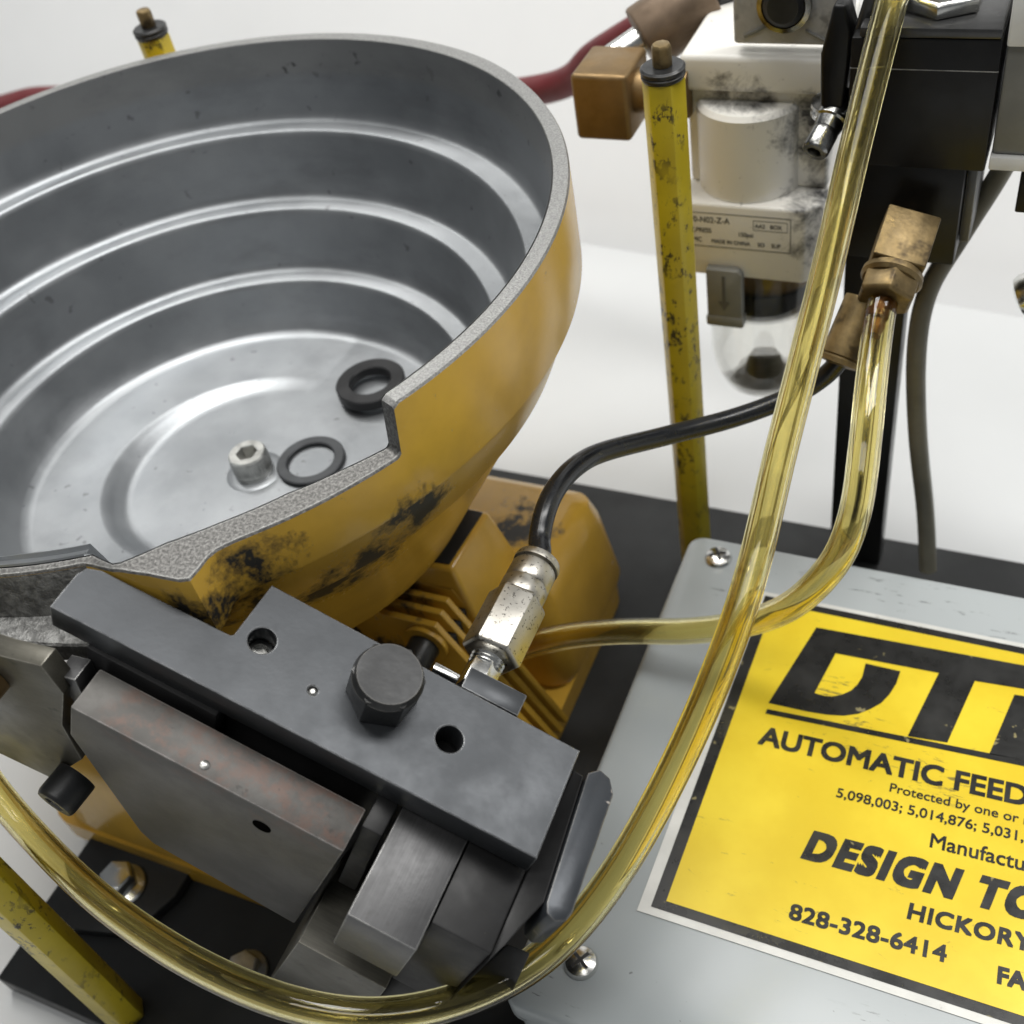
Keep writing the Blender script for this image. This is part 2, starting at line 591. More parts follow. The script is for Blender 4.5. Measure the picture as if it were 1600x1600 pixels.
def text_mesh(name, body, size, mat, parent, loc, rotz=0.0, shear=0.0, bold=0.0, sx=1.0, align='LEFT', rot=None, spacing=1.0, fit=None):
    if fit:
        # stretch the line so that its first letters span the measured width
        pm = text_mesh(name + '_probe', fit[0], size, mat, None, (0, 0, 0), 0, shear, bold, 1.0, spacing=spacing)
        sx = fit[1] / max(v.co.x for v in pm.data.vertices)
        bpy.data.objects.remove(pm)
    cu = bpy.data.curves.new(name, 'FONT')
    cu.body = body
    cu.size = size
    cu.shear = shear
    cu.align_x = align
    cu.space_character = spacing
    cu.resolution_u = 4
    tmp = bpy.data.objects.new(name + '_tmp', cu)
    COL.objects.link(tmp)
    dg = bpy.context.evaluated_depsgraph_get()
    me = bpy.data.meshes.new_from_object(tmp.evaluated_get(dg))
    bpy.data.objects.remove(tmp)
    me.transform(Matrix.Diagonal((sx, 1, 1, 1)))
    if bold:
        # heavier strokes: the outline repeated on a small grid
        bm = bmesh.new()
        for k, (i, j) in enumerate(((-1, -1), (0, -1), (1, -1), (-1, 0), (0, 0), (1, 0), (-1, 1), (0, 1), (1, 1))):
            cp_ = me.copy()
            cp_.transform(Matrix.Translation((bold * (i + j * shear), bold * j, k * 4e-6)))
            bm.from_mesh(cp_)
        bm.to_mesh(me)
        bm.free()
    o = link(name, me, mat, parent)
    o.location = loc
    o.rotation_euler = rot if rot else (0, 0, rotz)
    return o


def flat_poly(name, pts, z, mat, parent):
    bm = bmesh.new()
    f = bm.faces.new([bm.verts.new((x, y, z)) for x, y in pts])
    bmesh.ops.triangulate(bm, faces=[f])
    for q in bm.faces:
        if q.normal.z < 0:
            q.normal_flip()
    me = bpy.data.meshes.new(name)
    bm.to_mesh(me)
    bm.free()
    return link(name, me, mat, parent)


def socket_screw(name, p0, axis, r, h, mat, parent, knurl=True, segs=72):
    """head of a socket cap screw: knurled cylinder with a hexagonal recess"""
    s, u, a = frame(axis)
    p0 = Vector(p0)
    bm = bmesh.new()
    hexr = r * .55
    rings = []
    for rr, hh, kn in ((r * .97, 0, 0), (r, h * .06, 0), (r, h * .24, 0), (r, h * .26, knurl), (r, h * .86, knurl), (r * .97, h * .93, 0), (r * .90, h, 0)):
        rings.append([bm.verts.new(p0 + a * hh + (s * math.cos(2 * math.pi * i / segs) + u * math.sin(2 * math.pi * i / segs)) * (rr * (1 - .03 * (i % 2)) if kn else rr)) for i in range(segs)])

    def hexpt(th, R):
        k = math.pi / 3
        m = (th + k / 2) % k - k / 2
        return R * math.cos(k / 2) / math.cos(m)

    for hh, sc in ((h, 1.06), (h * .96, 1.0), (h * .42, .98)):
        rings.append([bm.verts.new(p0 + a * hh + (s * math.cos(2 * math.pi * i / segs) + u * math.sin(2 * math.pi * i / segs)) * hexpt(2 * math.pi * i / segs, hexr) * sc) for i in range(segs)])
    for A, B in zip(rings, rings[1:]):
        for i in range(segs):
            j = (i + 1) % segs
            bm.faces.new((A[i], A[j], B[j], B[i]))
    bm.faces.new(rings[0])
    bm.faces.new(rings[-1])
    return link(name, fin(bm, name), mat, parent, 24)


# ================================================================ setting
ang = math.radians(-6.5)


def yawed(x, d, z):
    return (-.15 + x * math.cos(ang) - d * math.sin(ang), .604 + x * math.sin(ang) + d * math.cos(ang), z)


# white table, and a white board leaning back behind it to catch light, the narrow gap added for a shaded band
tag(prism('table_top', [yawed(-2.4, -1.6, -.0425), yawed(2.4, -1.6, -.0425), yawed(2.4, 0, -.0425), yawed(-2.4, 0, -.0425)], (0, 0, .030), 'table', bev=.002), kind='structure')
c60, s60 = math.cos(math.radians(56)), math.sin(math.radians(56))
tag(prism('white_backdrop', [yawed(-2.4, .002, -.075), yawed(2.4, .002, -.075), yawed(2.4, .002 + 1.4 * c60, -.075 + 1.4 * s60), yawed(-2.4, .002 + 1.4 * c60, -.075 + 1.4 * s60)], (0, .01, -.004), 'wall', bev=0), kind='structure')

# ================================================================ base plate
bp = empty('base_plate', (-.09, .22, -.012))
tag(bp, 'black painted steel base plate carrying the whole feeder, lying on the white table', 'base plate')
o = prism('plate', [(-.2395, -.1565, 0), (.26, -.1565, 0), (.26, .166, 0), (-.165, .166, 0), (-.19, .185, 0), (-.30, .185, 0), (-.30, .03, 0), (-.2395, .0, 0)], (0, 0, .012), 'black_plate', bp, .001)
o = prism('mounting_strap', [(-.237, -.135, .0124), (-.192, -.124, .0124), (-.184, -.104, .0124), (-.184, .02, .0124), (-.237, .02, .0124)], (0, 0, .005), 'black_plate', bp, .0008)


def hex_bolt(parent, x, y, z, ap, mat='dull_zinc', rot=.3, tall=.0075):
    b = lathe('flange_bolt', [(ap * 1.45, 0), (ap * 1.5, .0008), (ap * 1.42, .0018), (ap * 1.0, .0032), (ap * .9, .0034)], mat, parent, (x, y, z), segs=40)
    polyaxis('hex_head', 6, [(ap * .98, .0026), (ap, tall * .86), (ap * .9, tall)], mat, b, (x, y, z), rot=rot, bev=.0004)
    return b


hex_bolt(bp, -.2075, -.1075, .0176, .0064, mat='bright', tall=.0105)
hex_bolt(bp, -.1400, -.1195, .0122, .0058, rot=.8, tall=.007)

# ================================================================ support rods
def support_rod(label, x, y, h, rot):
    r = empty('support_rod', (x, y, 0), (0, 0, rot))
    tag(r, label, 'rod', 'yellow hexagonal support rods')
    polyaxis('shaft', 6, [(.0064, .0003), (.0064, h)], 'rod', r, bev=.0005)
    lathe('collar', [(.0040, h), (.0070, h + .0002), (.0074, h + .001), (.0074, h + .0016), (.0070, h + .0020), (.0074, h + .0024), (.0075, h + .0036), (.0068, h + .0042), (.003, h + .0042)], 'black_bolt', r, segs=40)
    polyaxis('stud', 8, [(.0031, h + .0042), (.0031, h + .0105), (.0026, h + .0115)], 'old_brass', r, bev=.0003)
    return r


support_rod('yellow chipped hexagonal rod standing in front of the white air filter', -.1222, .345, .2462, .12)
support_rod('yellow hexagonal rod whose top pokes up behind the bowl rim', -.3690, .3850, .2375, .5)
support_rod('yellow hexagonal rod foot in the near corner of the base, crossed by the amber tube', -.2672, .0705, .2462, .2)

# ================================================================ vibratory drive unit
dr = empty('vibratory_drive', (-.25, .23, 0))
tag(dr, 'ochre painted cast drive unit with leaf springs under the feeder bowl', 'drive unit')
inv = Vector((-.25, .23, 0))


def rounded_rect(x0, x1, y0, y1, r, n=7):
    pts = []
    for cx, cy, a0 in ((x1 - r, y1 - r, 0), (x0 + r, y1 - r, 90), (x0 + r, y0 + r, 180), (x1 - r, y0 + r, 270)):
        for k in range(n):
            a = math.radians(a0 + 90 * k / (n - 1))
            pts.append((cx + r * math.cos(a), cy + r * math.sin(a)))
    return pts


def loft(name, levels, mat, parent, bev_cap=True):
    bm = bmesh.new()
    rings = [[bm.verts.new(Vector((x, y, z))) for x, y in ring] for ring, z in levels]
    n = len(rings[0])
    for A, B in zip(rings, rings[1:]):
        for i in range(n):
            j = (i + 1) % n
            bm.faces.new((A[i], A[j], B[j], B[i]))
    bm.faces.new(rings[0][::-1])
    bm.faces.new(rings[-1])
    return link(name, fin(bm, name), mat, parent, 40)


def cast(name, x0, x1, y0, y1, r, top):
    f = lambda g, z: ([(x - inv.x, y - inv.y) for x, y in rounded_rect(x0 + g, x1 - g, y0 + g, y1 - g, max(.003, r - g * .5))], z)
    return loft(name, [f(.001, .0135), f(.0, .018), f(.005, top - .014), f(.008, top - .004), f(.014, top)], 'drive_paint', dr)


loft('drive_foot', [([(x - inv.x, y - inv.y) for x, y in rounded_rect(-.350, -.151, .126, .327, .016)], z) for z in (.0005, .0133)] , 'drive_paint', dr)
cast('rear_casting', -.349, -.150, .2500, .327, .012, .071)
cast('front_casting', -.350, -.225, .1265, .215, .030, .060)
lathe('armature_hub', [(.062, .069), (.058, .098), (.03, .1035)], 'oxide_dark', dr, (-.028, .02, 0), segs=48)
# leaf spring pack and its clamp
bm = bmesh.new()
lo = [(.040, .004, .069), (.078, .004, .060), (.078, .046, .060), (.040, .046, .069)]
hi = [(.046, .006, .1005), (.0675, .0075, .1005), (.069, .040, .1005), (.046, .040, .1005)]
va = [bm.verts.new(p) for p in lo]
vb = [bm.verts.new(p) for p in hi]
for i in range(4):
    bm.faces.new((va[i], va[(i + 1) % 4], vb[(i + 1) % 4], vb[i]))
bm.faces.new(va)
bm.faces.new(vb)
bmesh.ops.recalc_face_normals(bm, faces=bm.faces)
bevel(bm, .002, 3)
clamp = link('spring_clamp', fin(bm, 'spring_clamp'), 'drive_paint', dr)
prism('oil_soaked_pad', [(.0475, .0085, .1003), (.0655, .0095, .1003), (.067, .0385, .1003), (.0475, .0385, .1003)], (0, 0, .0008), 'oxide_dark', clamp, .0003)
for k in range(4):
    # each leaf is a thin inclined steel strip standing in front of the next
    y0 = .0085 - .0052 * k
    dz = -.0015 * k
    prism('leaf_spring', [(.018, y0, .090 + dz), (.0660 - .0004 * k, y0, .090 + dz), (.1040 - .0004 * k, y0, .0140), (.060, y0, .0140)], (0, -.0028, 0), 'drive_paint', dr, .0003)
    if k < 3:
        box('spacer', (.050, .070), (y0 - .0052, y0 - .0028), (.055, .080 + dz), 'oxide_dark', dr, .0003)
lathe('spring_washer', [(.0095, 0), (.0095, .0022), (.006, .0024)], 'drive_paint', dr, (.0590, -.0100, .0745), (0, -1, 0), segs=40)
lathe('clamp_bolt', [(.0064, 0), (.0064, .013), (.0058, .0142), (.003, .0142)], 'black_bolt', dr, (.0590, -.0122, .0745), (0, -1, 0), segs=36)

# ================================================================ feeder bowl
BX, BY = -.278, .250
bowl = empty('feeder_bowl', (BX, BY, .1))
tag(bowl, 'large vibratory feeder bowl, ochre outside, bare spiral-tracked aluminium inside', 'feeder bowl')
Z0 = .1
ROUT = .1470
RIMZ, CUTZ = .2348, .2182


def lerp(t, xs):
    if t <= xs[0][0]: return xs[0][1]
    for (a, va_), (b, vb_) in zip(xs, xs[1:]):
        if t <= b:
            k = (t - a) / (b - a) if b > a else 1
            return va_ + (vb_ - va_) * k
    return xs[-1][1]


TURN = [(-62, -.5), (20, -.135), (60, -.06), (100, 0), (150, .06), (200, .14), (298, .5)]
# angle columns: dense everywhere, doubled where the wall is notched
cols = [-62.0 + 1.0 * k for k in range(361)]
cols = [c for c in cols if not (-28 < c < -24)] + [-27.6, -27.2, -26.9, -26.6, -25.9, -25.5, -25.2, -25.0, -24.5]
cols = sorted(set(cols))


def rim_top(th):
    if th < -58: return lerp(th, [(-62, .2158), (-58, CUTZ)])
    if th > 246: return .2012 + .0285 * lerp(th, TURN) + .0004
    if th > 200: return lerp(th, [(200, RIMZ), (236, RIMZ), (246, .2012 + .0285 * lerp(246, TURN) + .0004)])
    return lerp(th, [(-58, CUTZ), (-27.2, CUTZ), (-26.9, CUTZ + .0003), (-26.4, CUTZ + .0016), (-25.9, RIMZ - .001), (-25.2, RIMZ), (200, RIMZ)])


def r_out(th):
    if th > 200: return lerp(th, [(200, ROUT), (246, ROUT), (258, .1385), (298, .1375)])
    return lerp(th, [(-62, .1385), (-59, .1438), (-55, .1492), (-52, .1545), (-51, .1552), (-50, .1525), (-49, .1495), (-48, .1480), (-46.5, .1472), (-44, ROUT), (40, ROUT), (60, ROUT + .001), (140, ROUT - .0006), (200, ROUT)])


def r_in(th):
    if th > 236: return lerp(th, [(236, .1408), (258, .1350), (298, .1345)])
    return lerp(th, [(-62, .1345), (-58.5, .1425), (-53, .1392), (-47, .1382), (-39, .1378), (-33, .1392), (-27, .1412), (-20, .1412), (40, .1412), (236, .1408)])


def inner_profile(th):
    g = lerp(th, TURN)
    z1, z2, z3 = [z + .0285 * g for z in (.2012, .1722, .1446)]
    dr_ = .0150 * g
    top = rim_top(th)
    P = [(r_in(th), top, 'rim')]
    rb = min(.1395 + dr_ * .25, r_in(th) - .0008)
    zz = min(top, z1 + .010)
    P += [(rb + .0004, max(zz, z1 + .0009)), (rb, z1 + .0042 if top > z1 + .005 else z1 + .0008), (rb - .0008, z1 + .0004 if top > z1 + .003 else z1 - .0002), (rb - .003, z1 - .0011)]
    e1 = .1280 + dr_ * .7
    if th > 266:
        # the top track narrows to nothing where the parts leave the bowl
        e1 += (rb - .0048 - e1) * min(1.0, (th - 266) / 22)
    P += [(e1 + .0010, z1), (e1, z1 - .0007), (e1 - .0005, z1 - .003)]
    for zk, bk, ek, za in ((z2, .1242, .1128, z1), (z3, .1088, .0978, z2)):
        b, e = bk + dr_, ek + dr_
        P += [(b + .0008, (za + zk) / 2), (b, zk + .0025), (b - .0010, zk), (b - .003, zk - .0011), (e + .001, zk), (e, zk - .0007), (e - .0005, zk - .003)]
    # floor
    fr = .0905
    zc = .1194
    up = .0100 * max(0.0, (th - 88) / 210) ** .85 if th > 88 else 0.0
    zf = zc + up
    P += [(fr + .0032 + dr_ * .3, zf + .010), (fr + .0012, zf + .0022), (fr - .0010, zf + .0006), (fr - .004, zf)]
    # low ramp from the centre disc up to the start of the track
    P += [(.0600, zf), (.0582, zf - up * .06), (.0560, zc + up * .62), (.0525, zc + up * .12), (.0505, zc + up * .02), (.0480, zc), (.030, zc), (.012, zc), (.0, zc)]
    return P


def ring_surface(name, prof_fn, mat, parent, sharp=35, keep=None):
    bm = bmesh.new()
    grid = []
    for th in cols[:-1]:
        P = prof_fn(th)
        c, s = math.cos(math.radians(th)), math.sin(math.radians(th))
        grid.append([bm.verts.new((p[0] * c, p[0] * s, p[1] - Z0)) for p in P])
    n = len(grid)
    for i in range(n):
        A, B = grid[i], grid[(i + 1) % n]
        if keep and not keep((cols[i] + cols[i + 1]) / 2):
            continue
        for k in range(len(A) - 1):
            try:
                bm.faces.new((A[k], A[k + 1], B[k + 1], B[k]))
            except ValueError:
                pass
    bmesh.ops.delete(bm, geom=[v for v in bm.verts if not v.link_faces], context='VERTS')
    bmesh.ops.remove_doubles(bm, verts=bm.verts, dist=1e-6)
    return link(name, fin(bm, name), mat, parent, sharp)


inner = ring_surface('spiral_track_liner', inner_profile, 'alu', bowl, 50)


def rim_profile(th):
    t_, ro, ri = rim_top(th), r_out(th), r_in(th)
    ri = min(ri, ro - .0012)
    return [(ri, t_ - .0006), (ri + .0005, t_), (ro - .0005, t_), (ro, t_ - .0007)]


ring_surface('filed_rim', rim_profile, 'rim', bowl, 40, lambda th: -26.2 < th < 240)
ring_surface('sawn_edge', rim_profile, 'sawn', bowl, 40, lambda th: not -26.2 < th < 240)


def outer_profile(th):
    t_, ro = rim_top(th), r_out(th)
    open_ = th < -59 or th > 246
    if open_:
        # cut-away side: rough slope down to a narrow lip
        return [(ro, t_ - .0007), (ro + .0015, t_ - .006), (.1405, .2022), (.1408, .2008), (.1480, .2002), (.1482, .1985), (.1478, .1905), (.1440, .1900), (.1372, .1795), (.1345, .1780), (.1340, .1772), (.092, .1070), (.070, .1025), (.060, .1022)]
    k = max(0.0, (ro - ROUT) / .008)
    zb = .1990 - .004 * min(1, k)
    return [(ro, t_ - .0007), (ro + .0001, (t_ + zb) / 2 + .004), (ro, zb + .0018), (ro - .0004, zb + .0004), (ro - .0022 - .004 * k, zb - .0004), (ro - .0026 - .004 * k, zb - .0012), (.1440, .1955 - .003 * k), (.1372, .1795), (.1368, .1786), (.1345, .1780), (.1340, .1772),
            (.092, .1070), (.070, .1025), (.060, .1022)]


ring_surface('painted_shell', outer_profile, 'bowl_paint', bowl, 22)
# the cut-away side of the shell is bare metal: a cast lip and rough slope laid 0.3 mm proud
def bare_patch():
    bm = bmesh.new()
    grid = []
    for k in range(41):
        th = math.radians(250 + 48 * k / 40)
        c, s = math.cos(th), math.sin(th)
        ro, t_ = r_out(250 + 48 * k / 40), rim_top(250 + 48 * k / 40)
        lipr = lerp(250 + 48 * k / 40, [(250, .1475), (280, .1478), (290, .1500), (298, .1535)])
        prof = [(ro + .0003, t_ - .0005), (ro + .0019, t_ - .006), (.1409, .2026), (.1412, .2012), (lipr - .0006, .2006), (lipr, .2000), (lipr + .0001, .1985), (lipr - .0002, .1935)]
        grid.append([bm.verts.new((r * c, r * s, z - Z0)) for r, z in prof])
    for A, B in zip(grid, grid[1:]):
        for i in range(len(A) - 1):
            bm.faces.new((A[i], A[i + 1], B[i + 1], B[i]))
    return link('bare_cast_lip', fin(bm, 'bare_cast_lip'), 'cast', bowl, 30)


bare_patch()
socket_screw('clamp_screw', (.0025, .001, .1195 - Z0), (0, 0, 1), .0080, .0105, 'dull_zinc', bowl)
lathe('screw_seat', [(.0118, 0), (.0118, .0002), (.0110, .0006), (.006, .0006)], 'alu', bowl, (.0025, .001, .1192 - Z0), segs=48)

# washers lying loose in the bowl
def washer(name, label, c, ro, ri, t, mat, group=None):
    o = lathe(name, [(ri, 0.0004), (ri + .0004, 0), (ro - .0004, 0), (ro, .0004), (ro, t - .0005), (ro - .0005, t), (ri + .0005, t), (ri, t - .0005), (ri, .0004)], mat, None, (0, 0, 0), segs=64, cap=False)
    o.location = c
    tag(o, label, 'washer', 'loose washers in the bowl')
    return o


w1 = washer('flat_washer', 'thin grey flat washer lying beside the socket screw in the bowl', (-.2537, .2612, .1204), .0142, .0098, .0012, 'graphite')
w2 = washer('rubber_ring', 'thick black rubber ring lying in the bowl beside the rim notch', (-.2483, .3065, .1222), .0150, .0088, .0048, 'rubber')

# ================================================================ inclined feed track (local frame: x down the slope, z normal to the plate)
AL = math.radians(25.6)
TO = Vector((-0.13484, 0.13247, 0.18276))
tk = empty('feed_track', TO, (0, AL, 0))
tag(tk, 'inclined dark steel feed track with hex bolt leading down from the bowl exit', 'feed track')
mm = .001


def L(u, v, w): return (u * mm, v * mm, w * mm)


flat_plate('top_plate', [L(-84.5, -21.6, 0)[:2], L(53.6, -20.6, 0)[:2], L(53.0, 11.6, 0)[:2], L(-40.8, 12.9, 0)[:2], L(-41.6, -5.0, 0)[:2], L(-42.3, -5.6, 0)[:2], L(-80, -6.3, 0)[:2], L(-83.5, -7.6, 0)[:2], L(-84.6, -10.5, 0)[:2]],
           [(-.0345, -.0028, .0037), (.0207, -.0029, .0037), (-.0163, -.0086, .0013)], .0105, 'oxide', tk, .0004)
hb = polyaxis('hex_bolt', 6, [(.0080, .0001), (.0083, .0005), (.0083, .0120), (.0083, .0122)], 'black_bolt', tk, L(-.2, -1.0, 0), rot=.35, bev=.0003)
lathe('chamfered_top', [(.0094, .0110), (.0087, .0127), (.0084, .0133), (.0002, .0133)], 'black_bolt', hb, L(-.2, -1.0, 0), segs=48)
lathe('dowel_pin', [(.0012, -.004), (.0012, -.0009), (.0006, -.0004)], 'dull_zinc', tk, L(-16.3, -8.6, 0), segs=20)
lathe('hole_screw', [(.0034, -.009), (.0034, -.0065), (.0022, -.0062), (.0020, -.0085)], 'dark_chrome', tk, L(-34.5, -2.8, 0), segs=28)
# port block behind the plate, and the strip beneath it
box('port_block', (.0170, .0342), (.0128, .0198), (-.016, -.0012), 'oxide', tk, .0005)
box('shim', (.0080, .0155), (.0130, .0150), (-.006, .0004), 'bright', tk, .0003)
# rail with mitred lower corners: front face is v = -37
rail = prism('guide_rail', [L(-68.5, -37.2, -13.4), L(10, -37.2, -13.4), L(4.6, -37.2, -93), L(-45, -37.2, -88), L(-49.5, -37.2, -83), L(-70, -37.2, -33)], L(0, 12.6, 0), 'rail', tk, .0006)
for u, v, w in ((-12.3, -37.2, -25.4),):
    lathe('rail_hole_disc', [(.0001, -.0001), (.0027, -.0001), (.0027, .0002), (.0001, .0002)], 'void', rail, L(u, v - .05, w), (0, -1, 0), segs=24)  # flat black disc, no hole cut; the bore's shade is its colour
lathe('rail_pin', [(.0013, -.001), (.0013, .0003), (.0007, .0007), (0, .0008)], 'dull_zinc', rail, L(-31.5, -34.2, -13.4), segs=20)
box('stop_block', (.0110, .0167), (-.0300, -.012), (-.060, -.0110), 'oxide_dark', tk, .0005)
box('gate_block', (.0179, .0370), (-.0503, -.012), (-.042, -.0130), 'steel', tk, .0006)
box('gate_step', (.0374, .0540), (-.0424, -.012), (-.075, -.0135), 'oxide_dark', tk, .0006)
prism('lower_jaw', [L(8.9, -47.5, -68.6), L(37.3, -47.5, -68.6), L(36.9, -47.5, -135), L(4.5, -47.5, -135)], L(0, 33, 0), 'oily_steel', tk, .0006)
box('dark_gap_block', (-.074, -.0355), (-.0225, -.0080), (-.050, -.0108), 'oxide_dark', tk, .0006)  # added dark block so the gap below the plate reads as shade
box('under_block', (-.035, .0525), (-.0185, .0105), (-.135, -.0108), 'oxide_dark', tk, .001)
# end stop bar
prism('end_bar', [L(57.8, 9.5, -5), L(60.6, 12.2, -5), L(64.0, 11.2, -5), L(66.4, 7.5, -5), L(67.6, -26.5, -5), L(66.8, -29.4, -5), L(64.2, -30.8, -5), L(61.6, -29.8, -5), L(60.6, -27.2, -5)], L(0, 0, -22), 'worn_oxide', tk, .0006)
prism('bar_bracket', [L(54.2, 9.5, -7), L(57.6, 9.2, -7), L(60.4, -27, -7), L(56.5, -38, -14), L(54.2, -44, -16)], L(0, 0, -50), 'oxide_dark', tk, .0006)
prism('cover_strip', [L(38, -41, -80), L(54.5, -41, -62), L(60, -30, -38), L(66.5, -30, -36), L(68, -36, -50), L(56, -44, -76), L(38, -45, -96)], L(0, 3, -22), 'oxide_dark', tk, .0006)
# support column reaching the base plate
box('support_column', (-.030, .020), (-.014, .010), (-.178, -.130), 'oxide_dark', tk, .001)

# ---- adjuster block at the near side of the bowl exit (level)
ab = empty('adjuster_block', (-.235, .101, .17))
tag(ab, 'grey oily steel block with socket screw at the left end of the rail', 'block')
ao = Vector((-.235, .101, .17))
fy = .1000


def LB(x, z, y=fy): return (x - ao.x, y - ao.y, z - ao.z)


prism('body', [LB(-.320, .212), LB(-.2262, .2066), LB(-.2118, .2078), LB(-.2112, .1955), LB(-.2232, .1755), LB(-.2270, .1560), LB(-.2520, .1332), LB(-.2705, .1390), LB(-.320, .150)], (0, .0062, 0), 'oily_steel', ab, .0006)
prism('jaw', [LB(-.2145, .199, .1030), LB(-.2075, .1995, .1030), LB(-.2105, .186, .1030), LB(-.2155, .186, .1030)], (0, .007, 0), 'steel', ab, .0004)
socket_screw('socket_screw', LB(-.2350, .1440, .0998), (-.12, -1, -.05),   .0064, .0105, 'black_bolt', ab, knurl=False, segs=48)
lathe('brass_plug', [(.006, 0), (.006, .004), (.005, .005), (0, .005)], 'brass', ab, LB(-.2385, .1935, .0998), (0, -1, 0), segs=32)

# ================================================================ push-in air fitting on the track (axis straight back)
fo = Vector((-0.11922, 0.15247, 0.16841))
af = empty('air_fitting', fo)
tag(af, 'nickel plated hexagonal push-in air fitting behind the dark track plate', 'fitting')
ax = (0, 1, 0)
polyaxis('thread_flat', 6, [(.0044, -.004), (.0044, .0045)], 'bright', af, (0, 0, 0), ax, rot=.2, bev=.0003)
lathe('thread', [(.0046, .0035), (.0050, .004), (.0046, .0046), (.0051, .0052), (.0046, .0058), (.0051, .0064), (.0048, .0070), (.0048, .0085)], 'bright', af, (0, 0, 0), ax, segs=40)
polyaxis('hex_body', 6, [(.0068, .0076), (.0077, .0086), (.0077, .0278), (.0070, .0290)], 'nickel', af, (0, 0, 0), ax, rot=.28, bev=.0003)
lathe('sleeve', [(.0066, .0275), (.0071, .0285), (.0071, .0338), (.0067, .0345), (.0070, .0352), (.0069, .0405), (.0066, .0412)], 'nickel', af, (0, 0, 0), ax, segs=48)
lathe('release_ring', [(.0058, .0408), (.0058, .0418), (.0071, .0420), (.0072, .0432), (.0068, .0445), (.0037, .0445)], 'nickel', af, (0, 0, 0), ax, segs=48)

# ================================================================ hoses and tubes
hose = sweep('black_air_hose', [tuple(fo + Vector((0, .030, 0))), tuple(fo + Vector((0, .045, .0003))), (-0.12220, 0.20530, 0.16877), (-0.12339, 0.21349, 0.17141), (-0.12375, 0.22379, 0.17186), (-0.12252, 0.23671, 0.16942), (-0.11834, 0.25032, 0.16456), (-0.10453, 0.27246, 0.15470), (-0.08590, 0.29355, 0.14844), (-0.06921, 0.30824, 0.14914), (-0.05980, 0.31323, 0.15542), (-0.05491, 0.31462, 0.16248)], .0034, 'hose_black')
tag(hose, 'thin black air hose curving from the nickel fitting to the brass elbow', 'hose')
tube1 = sweep('amber_tube', [(-0.05148, 0.36417, 0.27515), (-0.05277, 0.35325, 0.26655), (-0.05524, 0.32161, 0.23813), (-0.05618, 0.28956, 0.21420), (-0.05751, 0.24400, 0.18750), (-0.05834, 0.19907, 0.16391), (-0.06731, 0.16018, 0.13564), (-0.08054, 0.12593, 0.11361),
                             (-0.09586, 0.10136, 0.10661), (-0.11800, 0.08112, 0.10980), (-0.14404, 0.07089, 0.11367), (-0.18089, 0.07013, 0.11297), (-0.22352, 0.07679, 0.11174), (-0.26237, 0.08806, 0.11525), (-0.28837, 0.09902, 0.12720), (-0.32123, 0.11772, 0.13949)],
              .0048, 'amber', inner=.0031, segs=72, per=22)
tag(tube1, 'long clear amber vinyl tube looping from top right down across the front', 'tube')
tube2 = sweep('amber_tube', [(-0.04342, 0.32521, 0.18661), (-0.04301, 0.31362, 0.18220), (-0.04078, 0.29113, 0.17606), (-0.03830, 0.27075, 0.16731), (-0.03723, 0.25343, 0.15341), (-0.04165, 0.24719, 0.13488), (-0.05465, 0.24737, 0.10939), (-0.07286, 0.24962, 0.08987), (-0.09503, 0.24979, 0.07781), (-0.11814, 0.24881, 0.07096), (-0.14024, 0.24281, 0.06780), (-0.15651, 0.23460, 0.06530), (-0.16859, 0.22819, 0.06066)],
              .0050, 'amber', inner=.0032, segs=72, per=22)
tag(tube2, 'short clear amber vinyl tube bending from the brass elbow back to the drive', 'tube')
red = sweep('red_hose', [(-.95, .42, .10), (-.72, .47, .118), (-0.64556, 0.51258, 0.12481), (-0.60380, 0.52520, 0.12728), (-.50, .535, .12), (-.38, .545, .123), (-0.25947, 0.53971, 0.13904), (-0.22203, 0.52683, 0.16470), (-0.18896, 0.51479, 0.18635), (-0.16377, 0.50726, 0.20187)], .0080, 'hose_red')
tag(red, 'thick red rubber hose running behind the bowl', 'hose')
gh = sweep('grey_hose', [(-0.01293, 0.40071, 0.20041), (-0.01731, 0.39334, 0.18940), (-0.02655, 0.38213, 0.17064), (-0.03446, 0.37250, 0.15251), (-0.03518, 0.36330, 0.13088), (-0.03082, 0.36082, 0.09097), (-0.02402, 0.36247, 0.04615), (-0.01923, 0.35610, 0.01688)], .0037, 'hose_grey')
tag(gh, 'olive grey hose hanging behind the black post', 'hose')

# ================================================================ brass inlet elbow and hose ferrule
el = empty('inlet_elbow', (-0.16354, 0.40000, 0.21152))
tag(el, 'square brass inlet elbow with brown hose barrel beside the air filter', 'elbow')
eo = Vector((-0.16354, 0.40000, 0.21152))
box('elbow_body', (-.0118, .0112), (-.012, .014), (-.0142, .0128), 'brass', el, .002, 3)
lathe('threaded_nipple', [(.0085, .010), (.0085, .0175), (.0095, .018), (.0095, .032)], 'brass', el, (0, .001, .001), (1, 0, 0), segs=40)
f0 = Vector((-0.16083, 0.43168, 0.21828)) - eo
f1 = Vector((-0.13687, 0.44896, 0.23003)) - eo
fd = (f1 - f0)
lathe('steel_nipple', [(.0062, -.016), (.0062, .001)], 'bright', el, f0, fd, segs=32)
lathe('hose_barrel', [(.0085, -.0005), (.0128, 0), (.0134, .001), (.0134, .030), (.0126, .031), (.009, .0315)], 'ferrule', el, f0, fd, segs=48)
lathe('barrel_tail', [(.009, .0305), (.0098, .032), (.0098, .05)], 'black_bolt', el, f0, fd, segs=40)

